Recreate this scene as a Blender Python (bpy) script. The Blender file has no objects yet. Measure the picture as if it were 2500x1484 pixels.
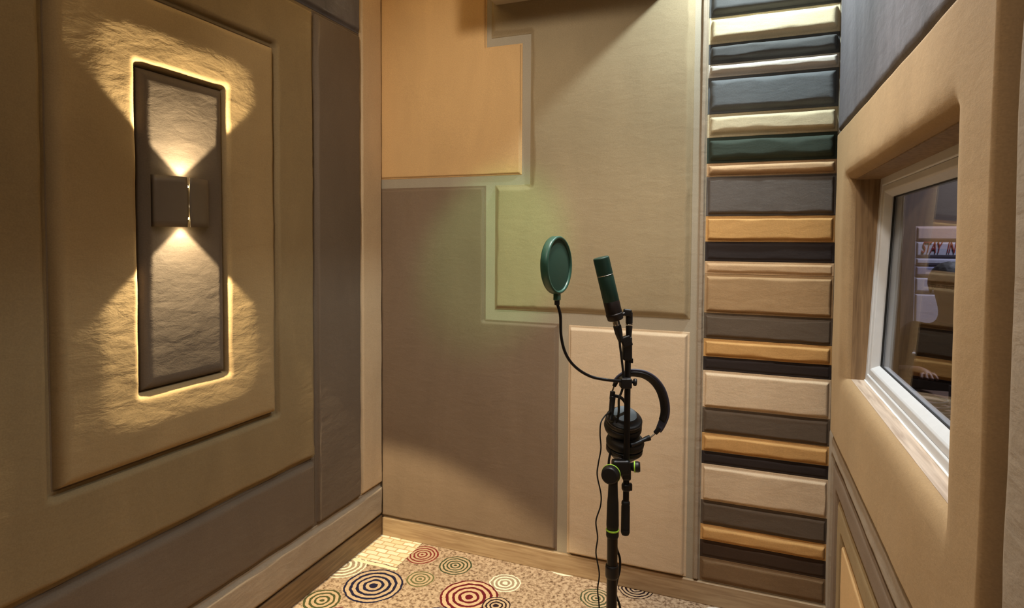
import bpy, bmesh, math, random
import numpy as np
from mathutils import Vector, Matrix, noise
random.seed(4)
SC = bpy.context.scene
COL = SC.collection
# ------------------------------------------------------------------ camera
YAW, PIT, ROL, FPX, CX, CY = .37065252, .0356334, .00609281, 1455.68, 1250., 637.87
CAM = Vector((1.6431, -2.4685, 1.45))
FWD = Vector((-math.sin(YAW)*math.cos(PIT), math.cos(YAW)*math.cos(PIT), -math.sin(PIT)))
_r = Vector((math.cos(YAW), math.sin(YAW), 0)); _u = _r.cross(FWD)
RT = _r*math.cos(ROL) + _u*math.sin(ROL); UP = -_r*math.sin(ROL) + _u*math.cos(ROL)
cd = bpy.data.cameras.new('camera'); cam = bpy.data.objects.new('camera', cd); COL.objects.link(cam)
cam.matrix_world = Matrix(((RT.x, UP.x, -FWD.x, CAM.x), (RT.y, UP.y, -FWD.y, CAM.y), (RT.z, UP.z, -FWD.z, CAM.z), (0, 0, 0, 1)))
cd.sensor_fit = 'HORIZONTAL'; cd.sensor_width = 36; cd.lens = 36*FPX/2500
cd.shift_y = -(742-CY)/2500; cd.clip_start = .02
SC.camera = cam
# ------------------------------------------------------------------ view, world
SC.view_settings.view_transform = 'Standard'; SC.view_settings.look = 'None'
SC.view_settings.gamma = 1; SC.view_settings.use_curve_mapping = False
SC.view_settings.exposure = 0.55
w = bpy.data.worlds.new('world'); SC.world = w; w.use_nodes = True
w.node_tree.nodes['Background'].inputs[0].default_value = (.8, .85, 1, 1)
w.node_tree.nodes['Background'].inputs[1].default_value = .02
# ------------------------------------------------------------------ lights
def lamp(name, kind, loc, power, color, aim=None, **kw):
    d = bpy.data.lights.new(name, kind); d.energy = power; d.color = color
    for k, v in kw.items(): setattr(d, k, v)
    o = bpy.data.objects.new(name, d); COL.objects.link(o); o.location = loc
    if aim is not None:
        o.rotation_euler = (Vector(aim)-Vector(loc)).to_track_quat('-Z', 'Y').to_euler()
    return o
def soft_falloff(o):
    d = o.data; d.use_nodes = True; nt = d.node_tree; em = nt.nodes['Emission']
    f = nt.nodes.new('ShaderNodeLightFalloff'); f.inputs['Strength'].default_value = 1; f.inputs['Smooth'].default_value = .08
    nt.links.new(f.outputs['Quadratic'], em.inputs['Strength'])
COOL = (.78, .94, 1.0); WARM = (1.0, .93, .84)
lamp('cool_downlight', 'SPOT', (1.66, -.30, 2.715), 52, COOL, aim=(1.72, -.26, 1.75), spot_size=math.radians(150), spot_blend=.35, shadow_soft_size=.03)
lamp('warm_downlight', 'SPOT', (1.36, -1.05, 2.76), 58, WARM, aim=(1.25, -.75, 0), spot_size=math.radians(105), spot_blend=1.0, shadow_soft_size=.06)
lamp('window_fill', 'SPOT', (1.70, -1.12, 2.77), 30, (.95, .97, 1.0), aim=(1.80, -1.0, 0), spot_size=math.radians(74), spot_blend=.8, shadow_soft_size=.04)  # added unseen fill, brightens the lower lip of the window surround
lamp('back_wall_fill', 'SPOT', (.95, -2.05, 2.66), 66, (1.0, .92, .80), aim=(.62, 0, 1.6), spot_size=math.radians(66), spot_blend=.9, shadow_soft_size=.06)  # added unseen fill spot, lifts the honey panel and back wall
lamp('rear_fill', 'AREA', (1.15, -2.75, 2.68), 6, WARM, aim=(1.1, -2.2, 0), shape='DISK', size=.5)  # added unseen fill from behind the camera
lamp('control_room_light', 'AREA', (3.0, .9, 2.6), 24, (.86, .87, 1.0), aim=(3.0, 1.0, 0), shape='DISK', size=.5)
lamp('green_tint_spot', 'SPOT', (1.35, -1.7, 2.66), 60, (.25, 1.0, .35), aim=(.60, -.0, 1.38), spot_size=math.radians(20), spot_blend=.7, shadow_soft_size=.05)  # added green spot without a fixture, tints the back wall

# ------------------------------------------------------------------ pixel helpers (measured points turned into places)
def ray(px, py): return FWD + RT*((px-CX)/FPX) - UP*((py-CY)/FPX)
def on(ax, val, px, py):
    d = ray(px, py); return CAM + d*((val-CAM[ax])/d[ax])
def at(px, py, dep=1.5): return CAM + ray(px, py)*dep
# ------------------------------------------------------------------ tags
def tag(o, label=None, cat=None, group=None, kind=None):
    if label: o['label'] = label
    if cat: o['category'] = cat
    if group: o['group'] = group
    if kind: o['kind'] = kind
    return o
def empty(name, loc, label, cat, group=None):
    o = bpy.data.objects.new(name, None); COL.objects.link(o); o.location = loc
    o.empty_display_size = .05
    return tag(o, label, cat, group)
def link(name, me, mat, parent=None, smooth=True):
    o = bpy.data.objects.new(name, me); COL.objects.link(o)
    if mat: me.materials.append(mat)
    if smooth:
        for p in me.polygons: p.use_smooth = True
    if parent is not None:
        o.parent = parent; o.matrix_parent_inverse = Matrix.Translation(-Vector(parent.location)) if parent.type == 'EMPTY' else Matrix()
    return o
def obj(name, bm, mat, parent=None, smooth=True):
    bmesh.ops.recalc_face_normals(bm, faces=bm.faces)
    me = bpy.data.meshes.new(name); bm.to_mesh(me); bm.free()
    return link(name, me, mat, parent, smooth)
def wn(o):
    m = o.modifiers.new('wn', 'WEIGHTED_NORMAL'); m.keep_sharp = True; return o
# ------------------------------------------------------------------ materials
def lin(c):
    return tuple((v/255/12.92 if v/255 <= .04045 else ((v/255+.055)/1.055)**2.4) for v in c) + (1,)
def newmat(name):
    m = bpy.data.materials.new(name); m.use_nodes = True
    return m, m.node_tree, m.node_tree.nodes['Principled BSDF']
def N(nt, t, **kw):
    n = nt.nodes.new(t)
    for k, v in kw.items():
        if hasattr(n, k): setattr(n, k, v)
        else: n.inputs[k].default_value = v
    return n
def fabric(name, c, var=.10, rough=.85, sheen=.25, wr=.25, weave=.25, scale=5, stretch=(1, 1, .35)):
    m, nt, b = newmat(name); L = nt.links.new
    tc = N(nt, 'ShaderNodeTexCoord')
    mp = N(nt, 'ShaderNodeMapping'); mp.inputs['Scale'].default_value = stretch; L(tc.outputs['Object'], mp.inputs[0])
    n1 = N(nt, 'ShaderNodeTexNoise'); n1.inputs['Scale'].default_value = scale; n1.inputs['Detail'].default_value = 6
    n1.inputs['Roughness'].default_value = .62; n1.inputs['Distortion'].default_value = .4; L(mp.outputs[0], n1.inputs[0])
    cr = N(nt, 'ShaderNodeValToRGB'); a = lin(c)
    cr.color_ramp.elements[0].position = .3; cr.color_ramp.elements[1].position = .72
    cr.color_ramp.elements[0].color = tuple(v*(1-var) for v in a[:3])+(1,)
    cr.color_ramp.elements[1].color = tuple(min(1, v*(1+var)) for v in a[:3])+(1,)
    L(n1.outputs['Fac'], cr.inputs[0])
    n0 = N(nt, 'ShaderNodeTexNoise'); n0.inputs['Scale'].default_value = 260; n0.inputs['Detail'].default_value = 2; L(tc.outputs['Object'], n0.inputs[0])
    mr = N(nt, 'ShaderNodeMapRange'); mr.inputs['From Min'].default_value = .3; mr.inputs['From Max'].default_value = .7
    mr.inputs['To Min'].default_value = .93; mr.inputs['To Max'].default_value = 1.07; L(n0.outputs['Fac'], mr.inputs['Value'])
    mx = N(nt, 'ShaderNodeMix'); mx.data_type = 'RGBA'; mx.blend_type = 'MULTIPLY'; mx.inputs['Factor'].default_value = 1
    L(cr.outputs[0], mx.inputs['A']); L(mr.outputs[0], mx.inputs['B'])
    L(mx.outputs['Result'], b.inputs['Base Color'])
    b.inputs['Roughness'].default_value = rough
    b.inputs['Specular IOR Level'].default_value = .25
    b.inputs['Sheen Weight'].default_value = sheen; b.inputs['Sheen Roughness'].default_value = .4
    b.inputs['Sheen Tint'].default_value = tuple(min(1, v*1.6) for v in a[:3])+(1,)
    # wrinkles: stretched noise, and a fine weave
    n2 = N(nt, 'ShaderNodeTexNoise'); n2.inputs['Scale'].default_value = 11; n2.inputs['Detail'].default_value = 4; n2.inputs['Distortion'].default_value = .3
    mp2 = N(nt, 'ShaderNodeMapping'); mp2.inputs['Rotation'].default_value = (.5, .4, .3); mp2.inputs['Scale'].default_value = (1, 1, 2.2)
    L(tc.outputs['Object'], mp2.inputs[0]); L(mp2.outputs[0], n2.inputs[0])
    b1 = N(nt, 'ShaderNodeBump'); b1.inputs['Strength'].default_value = wr; b1.inputs['Distance'].default_value = .012; L(n2.outputs['Fac'], b1.inputs['Height'])
    wv = N(nt, 'ShaderNodeTexNoise'); wv.inputs['Scale'].default_value = 420; wv.inputs['Detail'].default_value = 1
    mp3 = N(nt, 'ShaderNodeMapping'); mp3.inputs['Scale'].default_value = (.5, .5, 1.4); L(tc.outputs['Object'], mp3.inputs[0]); L(mp3.outputs[0], wv.inputs[0])
    b2 = N(nt, 'ShaderNodeBump'); b2.inputs['Strength'].default_value = weave; b2.inputs['Distance'].default_value = .0005
    L(wv.outputs['Fac'], b2.inputs['Height']); L(b1.outputs[0], b2.inputs['Normal']); L(b2.outputs[0], b.inputs['Normal'])
    return m
def plain(name, c, rough=.5, metal=0, emit=None, spec=.5, bump=0, nscale=40, var=.06):
    m, nt, b = newmat(name); L = nt.links.new
    tc = N(nt, 'ShaderNodeTexCoord'); n = N(nt, 'ShaderNodeTexNoise'); n.inputs['Scale'].default_value = nscale; n.inputs['Detail'].default_value = 4
    L(tc.outputs['Object'], n.inputs[0])
    cr = N(nt, 'ShaderNodeValToRGB'); a = lin(c)
    cr.color_ramp.elements[0].color = tuple(v*(1-var) for v in a[:3])+(1,); cr.color_ramp.elements[1].color = tuple(min(1, v*(1+var)) for v in a[:3])+(1,)
    L(n.outputs['Fac'], cr.inputs[0]); L(cr.outputs[0], b.inputs['Base Color'])
    b.inputs['Roughness'].default_value = rough; b.inputs['Metallic'].default_value = metal; b.inputs['Specular IOR Level'].default_value = spec
    if bump:
        bp = N(nt, 'ShaderNodeBump'); bp.inputs['Strength'].default_value = bump; bp.inputs['Distance'].default_value = .001
        L(n.outputs['Fac'], bp.inputs['Height']); L(bp.outputs[0], b.inputs['Normal'])
    if emit:
        b.inputs['Emission Color'].default_value = lin(emit[0]); b.inputs['Emission Strength'].default_value = emit[1]
    return m
def wood(name, c, dark, scale=6, axis=0, rough=.5):
    m, nt, b = newmat(name); L = nt.links.new
    tc = N(nt, 'ShaderNodeTexCoord'); mp = N(nt, 'ShaderNodeMapping')
    s = [14, 14, 14]; s[axis] = 1.0; mp.inputs['Scale'].default_value = s; L(tc.outputs['Object'], mp.inputs[0])
    n = N(nt, 'ShaderNodeTexNoise'); n.inputs['Scale'].default_value = scale; n.inputs['Detail'].default_value = 6; n.inputs['Distortion'].default_value = .6
    L(mp.outputs[0], n.inputs[0])
    cr = N(nt, 'ShaderNodeValToRGB'); cr.color_ramp.elements[0].color = lin(dark); cr.color_ramp.elements[1].color = lin(c)
    cr.color_ramp.elements[0].position = .32; cr.color_ramp.elements[1].position = .62
    L(n.outputs['Fac'], cr.inputs[0]); L(cr.outputs[0], b.inputs['Base Color']); b.inputs['Roughness'].default_value = rough
    return m
M = {}
M['trim'] = fabric('beige_backing', (160, 148, 128), var=.06, wr=.12)
M['orange'] = fabric('honey_fabric', (200, 162, 112), var=.07, wr=.12)
M['olive'] = fabric('olive_grey_fabric', (151, 133, 103), var=.08, wr=.15)
M['greybrown'] = fabric('grey_brown_fabric', (122, 103, 84), var=.08, wr=.15)
M['cream'] = fabric('cream_fabric', (200, 176, 146), var=.05, wr=.15)
M['corner'] = fabric('pale_beige_fabric', (190, 165, 132), var=.08, wr=.2)
M['lframe'] = fabric('olive_tan_fabric', (124, 105, 75), var=.10, wr=.18)
M['linner'] = fabric('golden_tan_fabric', (144, 121, 86), var=.10, wr=.22, scale=4)
M['lbrown'] = fabric('taupe_fabric', (100, 86, 72), var=.08, wr=.2)
M['lampp'] = fabric('dark_taupe_fabric', (92, 80, 68), var=.10, wr=.14)
M['base_l'] = fabric('grey_beige_fabric', (154, 138, 118), var=.10, wr=.3)
M['dark'] = fabric('charcoal_fabric', (78, 74, 76), var=.10, wr=.2)
M['darkup'] = fabric('dark_grey_velvet', (94, 90, 92), var=.28, wr=.3, scale=9, stretch=(1, 1, .2))
M['wframe'] = fabric('tan_fabric', (162, 134, 98), var=.09, wr=.10, stretch=(1, 1, .5))
M['shell'] = fabric('wall_board', (120, 104, 84), var=.06, wr=.05)
M['wood_base'] = wood('light_wood', (176, 150, 116), (150, 122, 90), axis=0)
M['wood_left'] = wood('brown_wood', (128, 102, 72), (98, 76, 52), axis=1)
M['jamb'] = wood('jamb_wood', (150, 120, 84), (112, 86, 58), axis=2)
M['sill'] = wood('sill_wood', (200, 180, 160), (160, 138, 118), axis=1)
M['black'] = plain('black_plastic', (20, 18, 19), rough=.45)
M['blackm'] = plain('black_metal', (26, 24, 25), rough=.35, metal=.3)
M['rubber'] = plain('black_rubber', (16, 15, 15), rough=.7)
M['greenring'] = plain('lime_plastic', (176, 232, 70), rough=.4)
M['silver'] = plain('silver_metal', (190, 185, 178), rough=.25, metal=1)
M['mictint'] = plain('green_lit_metal', (32, 62, 52), rough=.45, metal=.2)  # green light on the dark microphone painted into its colour
M['micblack'] = plain('brown_black_metal', (36, 28, 26), rough=.42, metal=.3)
M['poprim'] = plain('green_lit_plastic', (52, 92, 76), rough=.35)  # green light on the pop filter rim put into the base colour
M['white'] = plain('white_frame', (206, 206, 206), rough=.35)
M['whitec'] = plain('caulk', (240, 238, 232), rough=.5)
M['ceil'] = plain('ceiling_paint', (190, 176, 150), rough=.8)
M['cushion'] = plain('black_leather', (24, 21, 21), rough=.55, bump=.5, nscale=120)
M['band'] = plain('sheen_tinted_leather', (66, 66, 82), rough=.5, bump=.3, nscale=120)  # bluish sheen of the black headband put into its colour

# ------------------------------------------------------------------ mesh helpers
def bx(bm, a, b):
    vs = [bm.verts.new((x, y, z)) for x in (a[0], b[0]) for y in (a[1], b[1]) for z in (a[2], b[2])]
    for f in ((0, 1, 3, 2), (4, 6, 7, 5), (0, 4, 5, 1), (2, 3, 7, 6), (0, 2, 6, 4), (1, 5, 7, 3)): bm.faces.new([vs[i] for i in f])
    return vs
def box(name, a, b, mat, parent=None, bev=0):
    bm = bmesh.new(); bx(bm, a, b)
    if bev: bmesh.ops.bevel(bm, geom=list(bm.edges), offset=bev, segments=3, profile=.5, affect='EDGES')
    o = obj(name, bm, mat, parent, smooth=bool(bev))
    if bev: wn(o)
    return o
def struct(name, a, b, mat):
    return tag(box(name, a, b, mat), kind='structure')
def frame_of(d):
    d = d.normalized(); a = Vector((0, 0, 1)) if abs(d.z) < .9 else Vector((1, 0, 0))
    x = d.cross(a).normalized(); return x, d.cross(x).normalized()
def add_lathe(bm, p, d, prof, seg=32, x=None):
    """prof: list of (distance along d, radius)"""
    d = d.normalized(); ax, ay = frame_of(d)
    if x is not None: ax = (x-d*x.dot(d)).normalized(); ay = d.cross(ax)
    rings = []
    for t, r in prof:
        if r < 1e-6: rings.append([bm.verts.new(p+d*t)])
        else: rings.append([bm.verts.new(p+d*t+(ax*math.cos(k*2*math.pi/seg)+ay*math.sin(k*2*math.pi/seg))*r) for k in range(seg)])
    for A, B in zip(rings, rings[1:]):
        for k in range(seg):
            if len(A) == 1 and len(B) == 1: continue
            if len(A) == 1: bm.faces.new((A[0], B[k], B[(k+1) % seg]))
            elif len(B) == 1: bm.faces.new((A[k], A[(k+1) % seg], B[0]))
            else: bm.faces.new((A[k], A[(k+1) % seg], B[(k+1) % seg], B[k]))
def cyl(name, p0, p1, r0, mat, parent, r1=None, seg=28, bev=.15):
    r1 = r0 if r1 is None else r1; d = p1-p0; Ln = d.length; c = min(r0, r1)*bev
    bm = bmesh.new(); add_lathe(bm, p0, d, [(0, 0), (0, r0-c), (c, r0), (Ln-c, r1), (Ln, r1-c), (Ln, 0)], seg)
    return wn(obj(name, bm, mat, parent))
def lathe(name, p0, d, prof, mat, parent, seg=36):
    bm = bmesh.new(); add_lathe(bm, p0, d, prof, seg); return wn(obj(name, bm, mat, parent))
def smooth_path(pts, n=10):
    P = [pts[0]]+list(pts)+[pts[-1]]; out = []
    for i in range(1, len(P)-2):
        a, b, c, d = P[i-1], P[i], P[i+1], P[i+2]
        for k in range(n):
            t = k/n; out.append(.5*((2*b)+(c-a)*t+(2*a-5*b+4*c-d)*t*t+(3*b-a-3*c+d)*t**3))
    out.append(pts[-1]); return out
def add_tube(bm, path, r, seg=10):
    rings = []; x = None
    for i, p in enumerate(path):
        d = (path[min(i+1, len(path)-1)]-path[max(i-1, 0)]).normalized()
        if x is None: x, y = frame_of(d)
        x = (x-d*x.dot(d)).normalized(); y = d.cross(x)
        rr = r(i/(len(path)-1)) if callable(r) else r
        rings.append([bm.verts.new(p+(x*math.cos(k*2*math.pi/seg)+y*math.sin(k*2*math.pi/seg))*rr) for k in range(seg)])
    for A, B in zip(rings, rings[1:]):
        for k in range(seg): bm.faces.new((A[k], A[(k+1) % seg], B[(k+1) % seg], B[k]))
    bm.faces.new(rings[0]); bm.faces.new(rings[-1])
def tube(name, pts, r, mat, parent, seg=12, n=10, sm=True):
    bm = bmesh.new(); add_tube(bm, smooth_path(pts, n) if sm else pts, r, seg); return obj(name, bm, mat, parent)
def obox(name, c, ax, ay, az, s, mat, parent, bev=.002):
    bm = bmesh.new(); bx(bm, (-s[0], -s[1], -s[2]), (s[0], s[1], s[2]))
    if bev: bmesh.ops.bevel(bm, geom=list(bm.edges), offset=bev, segments=3, profile=.5, affect='EDGES')
    mt = Matrix(((ax.x, ay.x, az.x, c.x), (ax.y, ay.y, az.y, c.y), (ax.z, ay.z, az.z, c.z), (0, 0, 0, 1)))
    bm.transform(mt); return wn(obj(name, bm, mat, parent))

# padded upholstery panel: rectilinear outline on a wall, swelling from its seams
def seg_dist(x, y, s):
    (x0, y0), (x1, y1) = s; dx, dy = x1-x0, y1-y0; L2 = dx*dx+dy*dy
    t = 0 if L2 == 0 else max(0, min(1, ((x-x0)*dx+(y-y0)*dy)/L2)); return math.hypot(x-x0-t*dx, y-y0-t*dy)
def inside(x, y, poly):
    c = False; n = len(poly)
    for i in range(n):
        x0, y0 = poly[i]; x1, y1 = poly[(i+1) % n]
        if (y0 > y) != (y1 > y) and x < (x1-x0)*(y-y0)/(y1-y0)+x0: c = not c
    return c
def panel(name, mat, plane, val, outer, H=.018, m=.018, gap=.0015, lip=.45, wav=.35, holes=(), step=.02, seed=0, rnd=0, base=.002, label=None, cat='wall panel', group=None, sgn=1, slope=1.0, puff=0.0, hm=0):
    """outer: list of (u, z); plane 'x' or 'y'; val: wall plane; sgn: direction the padding grows along that axis"""
    polys = [outer]+list(holes); edges = []
    for P in polys:
        for i in range(len(P)): edges.append((P[i], P[(i+1) % len(P)]))
    hedges = edges[len(outer):]
    def lines(k):
        vals = sorted(set(round(p[k], 5) for P in polys for p in P)); s = set()
        offs = [0, gap, .004, .008, m*.3, m*.45, m*.6, m*.75, m*.9, m, m*1.15, m*1.5, m*2]
        for v in vals:
            for o in offs:
                for q in (v+o, v-o):
                    if vals[0] <= q <= vals[-1]: s.add(round(q, 5))
        g = vals[0]
        while g < vals[-1]: s.add(round(g, 5)); g += step
        s = sorted(s); out = [s[0]]
        for v in s[1:]:
            if v-out[-1] > .0012 or v in vals:
                if v in vals and v-out[-1] < .0012 and out[-1] not in vals: out[-1] = v
                else: out.append(v)
        return out
    U, Z = lines(0), lines(1)
    bm = bmesh.new(); V = {}
    def vert(i, j):
        if (i, j) in V: return V[i, j]
        u, z = U[i], Z[j]
        d = min(seg_dist(u, z, s) for s in edges)
        nz = noise.noise(Vector((u*9+seed*3.1, z*9, seed*1.7)))*wav + noise.noise(Vector((u*31, z*31+seed, 3)))*wav*.35
        m_ = hm if hm and hedges and min(seg_dist(u, z, s) for s in hedges) <= d+1e-9 else m
        mm = m_*(1+nz)
        a, b_ = lip*m_, max(mm, m_*.4)
        if d < 1e-6: h = 0
        else:
            t = max(0, min(1, (d-a)/(b_-a) if b_ > a else 1))
            t = math.sqrt(max(0, 1-(1-t)**2)) if slope == 1 else t*t*(3-2*t)
            h = base + (H-base)*t
            if puff: h += puff*min(1, d/(6*m))
            h += noise.noise(Vector((u*5, z*5, seed)))*.0018*min(1, d/m)
        if plane == 'y': co = (u, val+sgn*h, z)
        else: co = (val+sgn*h, u, z)
        V[i, j] = bm.verts.new(co); return V[i, j]
    for i in range(len(U)-1):
        for j in range(len(Z)-1):
            cu, cz = (U[i]+U[i+1])/2, (Z[j]+Z[j+1])/2
            if inside(cu, cz, outer) and not any(inside(cu, cz, h) for h in holes):
                bm.faces.new((vert(i, j), vert(i+1, j), vert(i+1, j+1), vert(i, j+1)))
    bmesh.ops.recalc_face_normals(bm, faces=bm.faces)
    # face the room
    want = Vector((0, sgn, 0)) if plane == 'y' else Vector((sgn, 0, 0))
    if sum((f.normal.dot(want)*f.calc_area() for f in bm.faces)) < 0: bmesh.ops.reverse_faces(bm, faces=bm.faces)
    # plywood back, closing the panel into a solid
    be = [e for e in bm.edges if e.is_boundary]
    g = bmesh.ops.extrude_edge_only(bm, edges=be); nv = [v for v in g['geom'] if isinstance(v, bmesh.types.BMVert)]
    for v in nv: v.co -= want*.003
    me = bpy.data.meshes.new(name); bm.to_mesh(me); bm.free()
    o = link(name, me, mat); tag(o, label, cat, group); return o
def rect(u0, u1, z0, z1): return [(u0, z0), (u1, z0), (u1, z1), (u0, z1)]

# ================================================================== ROOM
RX = 1.974      # face of the right wall
HC = 2.80       # ceiling height
# carpet: mottled pile printed with concentric rings
def carpet():
    m, nt, b = newmat('ring_carpet'); L = nt.links.new
    tc = N(nt, 'ShaderNodeTexCoord')
    def noise_n(sc, det=5, dist=0.):
        n = N(nt, 'ShaderNodeTexNoise'); n.inputs['Scale'].default_value = sc; n.inputs['Detail'].default_value = det
        n.inputs['Distortion'].default_value = dist; n.inputs['Roughness'].default_value = .7; L(tc.outputs['Object'], n.inputs[0]); return n
    n1 = noise_n(60, 12, .3)
    cr = N(nt, 'ShaderNodeValToRGB'); e = cr.color_ramp.elements
    e[0].position = .38; e[0].color = lin((104, 80, 60)); e[1].position = .56; e[1].color = lin((200, 174, 144))
    x = e.new(.46); x.color = lin((164, 136, 108))
    L(n1.outputs['Fac'], cr.inputs[0]); cur = cr.outputs[0]
    wob = noise_n(26, 2); sb = N(nt, 'ShaderNodeVectorMath', operation='SUBTRACT'); L(wob.outputs['Color'], sb.inputs[0]); sb.inputs[1].default_value = (.5, .5, .5)
    sc = N(nt, 'ShaderNodeVectorMath', operation='SCALE'); L(sb.outputs[0], sc.inputs[0]); sc.inputs['Scale'].default_value = .014
    ad = N(nt, 'ShaderNodeVectorMath', operation='ADD'); L(tc.outputs['Object'], ad.inputs[0]); L(sc.outputs[0], ad.inputs[1]); pos = ad.outputs[0]
    cream, navy, olive, red, ink = (248, 236, 208), (38, 36, 58), (78, 80, 48), (106, 30, 36), (44, 30, 34)
    # print: centre pixel, half width in pixels, colour, rings, filled centre, tint of the ground inside
    C = [(1031, 1354, 41, (130, 52, 46), 4.5, 0), (1112, 1380, 41, (72, 78, 52), 4.5, 0), (1026, 1413, 34, (112, 108, 70), 3.5, 0), (839, 1379, 56, cream, 4.5, 1),
         (1233, 1423, 38, cream, 3.5, 1), (786, 1465, 46, olive, 3.5, 0), (1145, 1457, 71, red, 4.5, 1),
         (912, 1429, 71, navy, 4.5, 1), (1211, 1478, 35, ink, 3.5, 1), (1070, 1503, 36, navy, 3.5, 1), (915, 1512, 44, red, 4.5, 1), (820, 1500, 30, red, 3.5, 1),
         (1197, 1322, 44, cream, 1.5, 0), (1387, 1372, 62, cream, 3.5, 0), (1455, 1460, 40, (84, 88, 62), 4.5, 0), (1552, 1437, 42, ink, 4.5, 1),
         (1560, 1512, 44, (110, 52, 44), 4.5, 0), (1775, 1530, 80, (250, 240, 226), 9.5, 0), (1330, 1560, 60, olive, 4.5, 0), (1010, 1560, 70, cream, 4.5, 1)]
    for px, py, rp, colr, nr, fill in C:
        p = on(2, 0, px, py); q = on(2, 0, px+rp, py); R = (q-p).length
        d = N(nt, 'ShaderNodeVectorMath', operation='DISTANCE'); L(pos, d.inputs[0]); d.inputs[1].default_value = (p.x, p.y, 0)
        k = N(nt, 'ShaderNodeMath', operation='MULTIPLY'); L(d.outputs['Value'], k.inputs[0]); k.inputs[1].default_value = nr/R
        if fill: k2 = N(nt, 'ShaderNodeMath', operation='SUBTRACT'); L(k.outputs[0], k2.inputs[0]); k2.inputs[1].default_value = .2; k3 = N(nt, 'ShaderNodeMath', operation='MAXIMUM'); L(k2.outputs[0], k3.inputs[0]); k3.inputs[1].default_value = 0; k = k3
        fr = N(nt, 'ShaderNodeMath', operation='FRACT'); L(k.outputs[0], fr.inputs[0])
        lt = N(nt, 'ShaderNodeMath', operation='LESS_THAN'); L(fr.outputs[0], lt.inputs[0]); lt.inputs[1].default_value = .44
        ins = N(nt, 'ShaderNodeMath', operation='LESS_THAN'); L(d.outputs['Value'], ins.inputs[0]); ins.inputs[1].default_value = R
        # calm ground inside the disc
        g = N(nt, 'ShaderNodeMix'); g.data_type = 'RGBA'; gm = N(nt, 'ShaderNodeMath', operation='MULTIPLY'); L(ins.outputs[0], gm.inputs[0]); gm.inputs[1].default_value = .7
        L(gm.outputs[0], g.inputs['Factor']); L(cur, g.inputs['A'])
        g.inputs['B'].default_value = lin((168, 148, 120) if colr[0] > 200 else ((226, 190, 146) if colr == red else (205, 176, 140)))
        f = N(nt, 'ShaderNodeMath', operation='MULTIPLY'); L(lt.outputs[0], f.inputs[0]); L(ins.outputs[0], f.inputs[1])
        mx = N(nt, 'ShaderNodeMix'); mx.data_type = 'RGBA'; L(f.outputs[0], mx.inputs['Factor']); L(g.outputs['Result'], mx.inputs['A']); mx.inputs['B'].default_value = lin(colr)
        cur = mx.outputs['Result']
    # the printed block of pale bars in the far corner
    def band(axis, lo, hi, src):
        s = N(nt, 'ShaderNodeSeparateXYZ'); L(src, s.inputs[0])
        a = N(nt, 'ShaderNodeMath', operation='GREATER_THAN'); L(s.outputs[axis], a.inputs[0]); a.inputs[1].default_value = lo
        c = N(nt, 'ShaderNodeMath', operation='LESS_THAN'); L(s.outputs[axis], c.inputs[0]); c.inputs[1].default_value = hi
        o = N(nt, 'ShaderNodeMath', operation='MULTIPLY'); L(a.outputs[0], o.inputs[0]); L(c.outputs[0], o.inputs[1]); return o.outputs[0]
    br = N(nt, 'ShaderNodeTexBrick'); br.inputs['Scale'].default_value = 8; br.inputs['Mortar Size'].default_value = .03
    br.inputs['Color1'].default_value = lin((252, 242, 214)); br.inputs['Color2'].default_value = lin((238, 216, 172)); br.inputs['Mortar'].default_value = lin((214, 182, 136))
    L(pos, br.inputs['Vector'])
    fx = N(nt, 'ShaderNodeMath', operation='MULTIPLY'); L(band(0, 0, .235, pos), fx.inputs[0]); L(band(1, -.235, .0, pos), fx.inputs[1])
    mx = N(nt, 'ShaderNodeMix'); mx.data_type = 'RGBA'; L(fx.outputs[0], mx.inputs['Factor']); L(cur, mx.inputs['A']); L(br.outputs['Color'], mx.inputs['B']); cur = mx.outputs['Result']
    fl = N(nt, 'ShaderNodeMath', operation='MULTIPLY'); L(band(0, 0, .25, pos), fl.inputs[0]); L(band(1, -.262, -.242, pos), fl.inputs[1])
    mx = N(nt, 'ShaderNodeMix'); mx.data_type = 'RGBA'; L(fl.outputs[0], mx.inputs['Factor']); L(cur, mx.inputs['A']); mx.inputs['B'].default_value = lin((250, 232, 190)); cur = mx.outputs['Result']
    L(cur, b.inputs['Base Color']); b.inputs['Roughness'].default_value = .95; b.inputs['Specular IOR Level'].default_value = .1
    n3 = noise_n(500, 2); bp = N(nt, 'ShaderNodeBump'); bp.inputs['Strength'].default_value = .6; bp.inputs['Distance'].default_value = .004
    L(n3.outputs['Fac'], bp.inputs['Height']); L(bp.outputs[0], b.inputs['Normal'])
    return m
M['carpet'] = carpet()
struct('floor', (-.1, -3.4, -.1), (RX+.13, .1, 0), M['carpet'])
struct('ceiling', (-.1, -3.4, HC), (RX+.13, .1, HC+.1), M['ceil'])
struct('wall_left', (-.1, -3.4, 0), (0, .1, HC), M['shell'])
struct('wall_back', (0, 0, 0), (RX+.13, .1, HC), M['trim'])
struct('wall_front', (0, -3.4, 0), (RX+.13, -3.3, HC), M['shell'])
HY0, HY1, HZ0, HZ1 = -1.37, -.311, 1.012, 1.650          # window opening
bm = bmesh.new()
bx(bm, (RX, -3.3, 0), (RX+.13, 0, HZ0)); bx(bm, (RX, -3.3, HZ1), (RX+.13, 0, HC))
bx(bm, (RX, -3.3, HZ0), (RX+.13, HY0, HZ1)); bx(bm, (RX, HY1, HZ0), (RX+.13, 0, HZ1))
M['seam'] = fabric('dark_seam', (74, 54, 38), var=.05)
tag(obj('wall_right', bm, M['seam'], smooth=False), kind='structure')
tag(box('baseboard_left', (.0, -3.3, 0), (.012, -.001, .096), M['wood_left'], bev=.002), kind='structure')
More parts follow.
